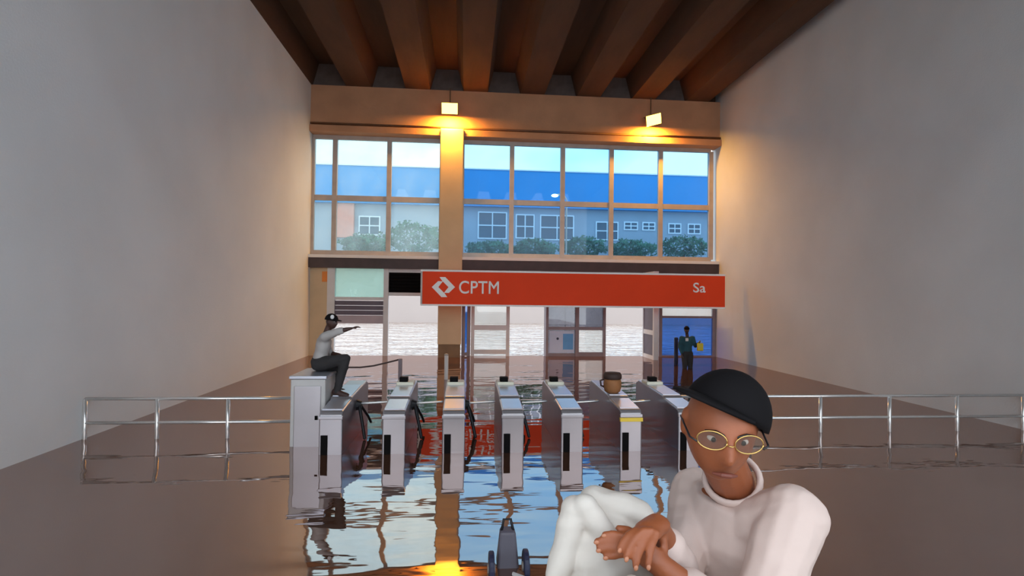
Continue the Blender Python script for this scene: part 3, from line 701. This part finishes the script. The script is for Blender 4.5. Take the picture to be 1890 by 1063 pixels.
MB().tube([yb+Vector((-.05, 0, .24)), yb+Vector((-.03, 0, .31)), yb+Vector((.03, 0, .31)), yb+Vector((.05, 0, .24))], .008, 8).build('handle', 'yellow_bag', yt, smooth=True, origin=yb)

# --- the man in white in the foreground
J = dict(head=cp(1328, 786, 1.25), neck=cp(1352, 888, 1.42), shR=cp(1286, 912, 1.58), shL=cp(1462, 955, 1.28), hipR=cp(1300, 1290, 1.55), hipL=cp(1390, 1300, 1.42),
    base=cp(1345, 1345, 1.48), knR=cp(1108, 1008, 1.30), knL=cp(1190, 1180, 1.0), hs=1.0)
J['base'].z = 1.08
J['anR'] = Vector((J['knR'].x-.03, J['knR'].y-.02, 1.16)); J['toeR'] = J['anR']+Vector((-.16, -.05, -.03))
J['anL'] = Vector((J['knL'].x+.12, J['knL'].y+.33, 1.15)); J['toeL'] = J['anL']+Vector((-.14, .05, -.02))
J['wrR'] = cp(1212, 968, 1.17); J['elR'] = ik(J['shR'], J['wrR'], .30, .27, -up*1.0+rt*.2+fw*.3)
J['wrL'] = cp(1206, 1032, 1.14); J['elL'] = ik(J['shL'], J['wrL'], .30, .27, -up-fw*.3+rt*.4)
NAILS = []
def fing(mb, pts, d0, d1, r=.0088):
    q = [cp(px, py, d0+(d1-d0)*i/(len(pts)-1)) for i, (px, py) in enumerate(pts)]
    rr = [r*1.1, r*1.05, r, r*.86][:len(q)]
    mb.chain(q, rr, 10); NAILS.append((q[-2], q[-1], r))
def hand_right(mb):
    w_ = J['wrR']
    for (kx, ky) in ((1178, 978), (1190, 976), (1201, 978), (1211, 982)):
        mb.capsule(w_, cp(kx, ky+3, 1.125), .023, .0125, 12)
    mb.capsule(w_, cp(1194, 978, 1.135), .03, .027, 14, rt, .7)
    fing(mb, [(1176, 980), (1160, 988), (1150, 1000), (1144, 1012)], 1.12, 1.11)
    fing(mb, [(1188, 980), (1172, 995), (1162, 1012), (1156, 1028)], 1.11, 1.095)
    fing(mb, [(1200, 980), (1187, 1000), (1178, 1022), (1173, 1044)], 1.11, 1.09)
    fing(mb, [(1211, 984), (1204, 1002), (1199, 1022), (1196, 1043)], 1.115, 1.095, .0085)
    fing(mb, [(1214, 976), (1224, 996), (1226, 1014), (1222, 1028)], 1.16, 1.15, .0095)
def hand_left(mb):
    w_ = J['wrL']
    for (kx, ky) in ((1158, 992), (1154, 1002), (1156, 1011), (1162, 1020)): mb.capsule(w_, cp(kx, ky, 1.145), .022, .012, 12)
    mb.capsule(w_, cp(1172, 1008, 1.145), .028, .026, 14, up, .6)
    fing(mb, [(1158, 992), (1142, 988), (1128, 986), (1116, 987)], 1.145, 1.15)
    fing(mb, [(1154, 1002), (1136, 998), (1118, 997), (1102, 999)], 1.142, 1.15)
    fing(mb, [(1156, 1011), (1138, 1011), (1121, 1011), (1106, 1014)], 1.138, 1.145)
    fing(mb, [(1162, 1020), (1146, 1023), (1132, 1026), (1119, 1028)], 1.135, 1.14, .008)
    fing(mb, [(1190, 1000), (1172, 985), (1156, 978), (1142, 975)], 1.165, 1.17, .0095)
J['fingersR'] = hand_right; J['fingersL'] = hand_left
hu = up*.9-fw*.2+rt*.05                    # the head is bowed
p3, mw = person(J, -rt*.15-fw*.92-up*.2, hu, 'skin_dark', 'person in white clothes and glasses seated in the foreground with crossed hands', 'cloth_pinkwhite', 'cloth_white', .0045, hands=False, sleeve=.62, fat=1.0)
for a, b, r in NAILS[:4]+NAILS[5:9]:
    d = (b-a).normalized(); c = b-fw*r*.72+up*r*.1+d*r*.25
    MB().ellipsoid(c, .0062, .0048, .0022, 10, 6, frame_from(d, -fw+up*.2)).build('nail', 'nail', p3, smooth=True, origin=c)
hc_ = J['head']; eyes(p3, hc_, mw, 1)
MB().chain([hc_+mw @ Vector(v) for v in ((.098, -.024, -.066), (.107, -.008, -.063), (.107, .008, -.063), (.098, .024, -.066))], [.003, .006, .006, .003], 8).build('lips', 'lip', p3, smooth=True, origin=hc_)
for sd in (-1, 1): MB().chain([hc_+mw @ Vector(v) for v in ((.098, sd*.014, .024), (.096, sd*.032, .03), (.086, sd*.05, .026))], [.003, .0038, .002], 8).build('eyebrow', 'eye_dark', p3, smooth=True, origin=hc_)
cap(p3, hc_, mw, 1.03, 'cap_black', tilt=R(-30), yaw=R(-48))
nk = J['neck']; ax = (hc_-nk).normalized(); cu_ = ax.orthogonal().normalized(); cv_ = ax.cross(cu_)
MB().tube([nk+ax*.012+(cu_*math.cos(2*math.pi*k/24)+cv_*math.sin(2*math.pi*k/24))*.067 for k in range(25)], .014, 8, ax, .6).build('collar', 'cloth_pinkwhite', p3, smooth=True, origin=nk)
gl_ = thing('glasses', hc_+mw @ Vector((.1, 0, 0)), 'thin gold framed glasses on the person in white', 'glasses')
for sd in (-1, 1):
    pts = []; ins = []
    for k in range(25):
        a = 2*math.pi*k/24; pts.append(hc_+mw @ Vector((.108-.012*abs(math.cos(a)*sd*.5+.5), sd*.038+.03*math.cos(a), .012+.021*math.sin(a))))
    MB().tube(pts, .0016, 6).build('rim', 'gold', gl_, smooth=True, origin=gl_.location)
    MB().add(pts[:24]+[p-mw @ Vector((.0012, 0, 0)) for p in pts[:24]], [tuple(range(24)), tuple(range(47, 23, -1))]+[(i, i+24, (i+1) % 24+24, (i+1) % 24) for i in range(24)]).build('lens', 'lens', gl_, origin=gl_.location)
    MB().tube([hc_+mw @ Vector(v) for v in ((.102, sd*.068, .006), (.088, sd*.081, .008), (.03, sd*.085, .01), (-.02, sd*.085, .006))], .0022, 6).build('temple', 'black_rubber', gl_, smooth=True, origin=gl_.location)
MB().tube([hc_+mw @ Vector(v) for v in ((.104, -.011, .006), (.118, 0, .01), (.104, .011, .006))], .0016, 6).build('bridge', 'gold', gl_, smooth=True, origin=gl_.location)

# ------------------------------------------------------------------ across the street
YO = 60.0
bd = thing('building', (10, YO, 0), 'long building across the street with a deep blue fascia', 'building')
zt, zm = Z(318, YO), Z(384, YO)
bx('wall', 'far_wall', bd, -34, 60, YO, YO+10, 5.2, zm); pod = thing('terrace', (10, 54, -.5), 'pale terrace wall carrying the trees across the flooded street', 'terrace'); bx('podium_wall', 'far_wall_pale', pod, -34, 60, 48, YO, -.6, 5.2); bx('podium_edge', 'far_frame', pod, -34, 60, 47.9, 48.2, 5.2, 5.4)
bx('fascia', 'blue_fascia', bd, -34.5, 60.5, YO-.8, YO+10, zm, zt); bx('roof_edge', 'far_frame', bd, -34.7, 60.7, YO-.9, YO+10, zt, zt+.12)
bx('pink_wall', 'far_wall_pink', bd, X(618, YO), X(652, YO), YO-.5, YO, Z(445, YO), Z(384, YO))
def fwin(px0, px1, py0, py1, cols=2):
    a, b = X(px0, YO), X(px1, YO); z0, z1 = Z(py1, YO), Z(py0, YO)
    f = bx('window', 'far_frame', bd, a, b, YO-.12, YO+.02, z0, z1); n = cols; g = .14; w_ = (b-a-g*(n+1))/n
    for i in range(n):
        for q0, q1 in ((z0+g, (z0+z1)/2-g/2), ((z0+z1)/2+g/2, z1-g)):
            x = a+g+i*(w_+g); bx('pane', 'far_pane', f, x, x+w_, YO-.16, YO-.11, q0, q1)
for a in ((660, 700, 405, 440), (880, 934, 392, 442), (950, 985, 395, 440), (995, 1058, 395, 442), (1098, 1140, 405, 440), (1150, 1176, 404, 420), (1184, 1208, 404, 420), (1232, 1256, 405, 425), (1268, 1292, 405, 425)): fwin(*a)
def tree(px, py_top, py_bot, Yt, wpx, label):  # crown between two heights on the terrace
    top = at(px, py_top, Yt).z; bot = at(px, py_bot-7, Yt).z; wpx *= 1.25; x = X(px, Yt); r = wpx*Yt/2000
    t = thing('tree', (x, Yt, 5.2), label, 'tree', 'trees across the street')
    MB().tube([(x, Yt, 5.2), (x+.1, Yt, 5.2+(bot-5.2)*.5+.3), (x-.05, Yt, max(bot, 5.3)+.8)], [.16, .13, .08], 8).build('trunk', 'bark', t, smooth=True, origin=(x, Yt, 5.2))
    vs = []; fs = []
    for i in range(1400):
        a = random.uniform(0, 6.283); ph = math.asin(random.uniform(-1, 1)); q = random.uniform(.55, 1)**.5*(.8+.35*mnoise.noise(Vector((math.cos(a)*2+px, math.sin(a)*2, ph*2))))
        c = Vector((x+r*q*math.cos(ph)*math.cos(a), Yt+r*q*math.cos(ph)*math.sin(a), (top+bot)/2+(top-bot)/2*q*math.sin(ph)))
        u = Vector((random.gauss(0, 1), random.gauss(0, 1), random.gauss(0, 1))).normalized(); v = u.orthogonal().normalized(); s = random.uniform(.12, .26)
        k = len(vs); vs += [c+u*s, c+v*s*.5, c-u*s, c-v*s*.5]; fs.append((k, k+1, k+2, k+3))
    MB().add(vs, fs).build('foliage', 'leaf', t, origin=(x, Yt, (top+bot)/2))
for i, a in enumerate(((760, 405, 478, 52, 110, 'broad green tree seen through the pane left of the column'), (672, 430, 480, 50, 80, 'low green tree in front of the pink wall panel'),
          (905, 442, 486, 54, 90, 'low green tree just right of the column'), (985, 438, 488, 53, 80, 'low green tree below the paired white windows'),
          (1075, 434, 486, 54, 90, 'green tree in front of the wall between the far windows'), (1165, 440, 486, 52, 90, 'green tree left of the last window mullion'), (1262, 432, 486, 54, 90, 'rightmost green tree across the street'))):
    tree(*a)
sl = at(1024, 361, 40); lp = thing('street_lamp', (sl.x+.9, 40, -.5), 'street lamp with a glowing head in front of the blue fascia', 'lamp')
MB().tube([(sl.x+.9, 40, -.5), (sl.x+.9, 40, sl.z-.3), (sl.x+.7, 40, sl.z+.05), (sl.x+.2, 40, sl.z+.1)], .06, 8).build('pole', 'frame_alu', lp, smooth=True, origin=(sl.x+.9, 40, 0))
MB().ellipsoid(sl, .26, .16, .12, 14, 8).build('lamp_head', 'street_glow', lp, smooth=True, origin=sl)
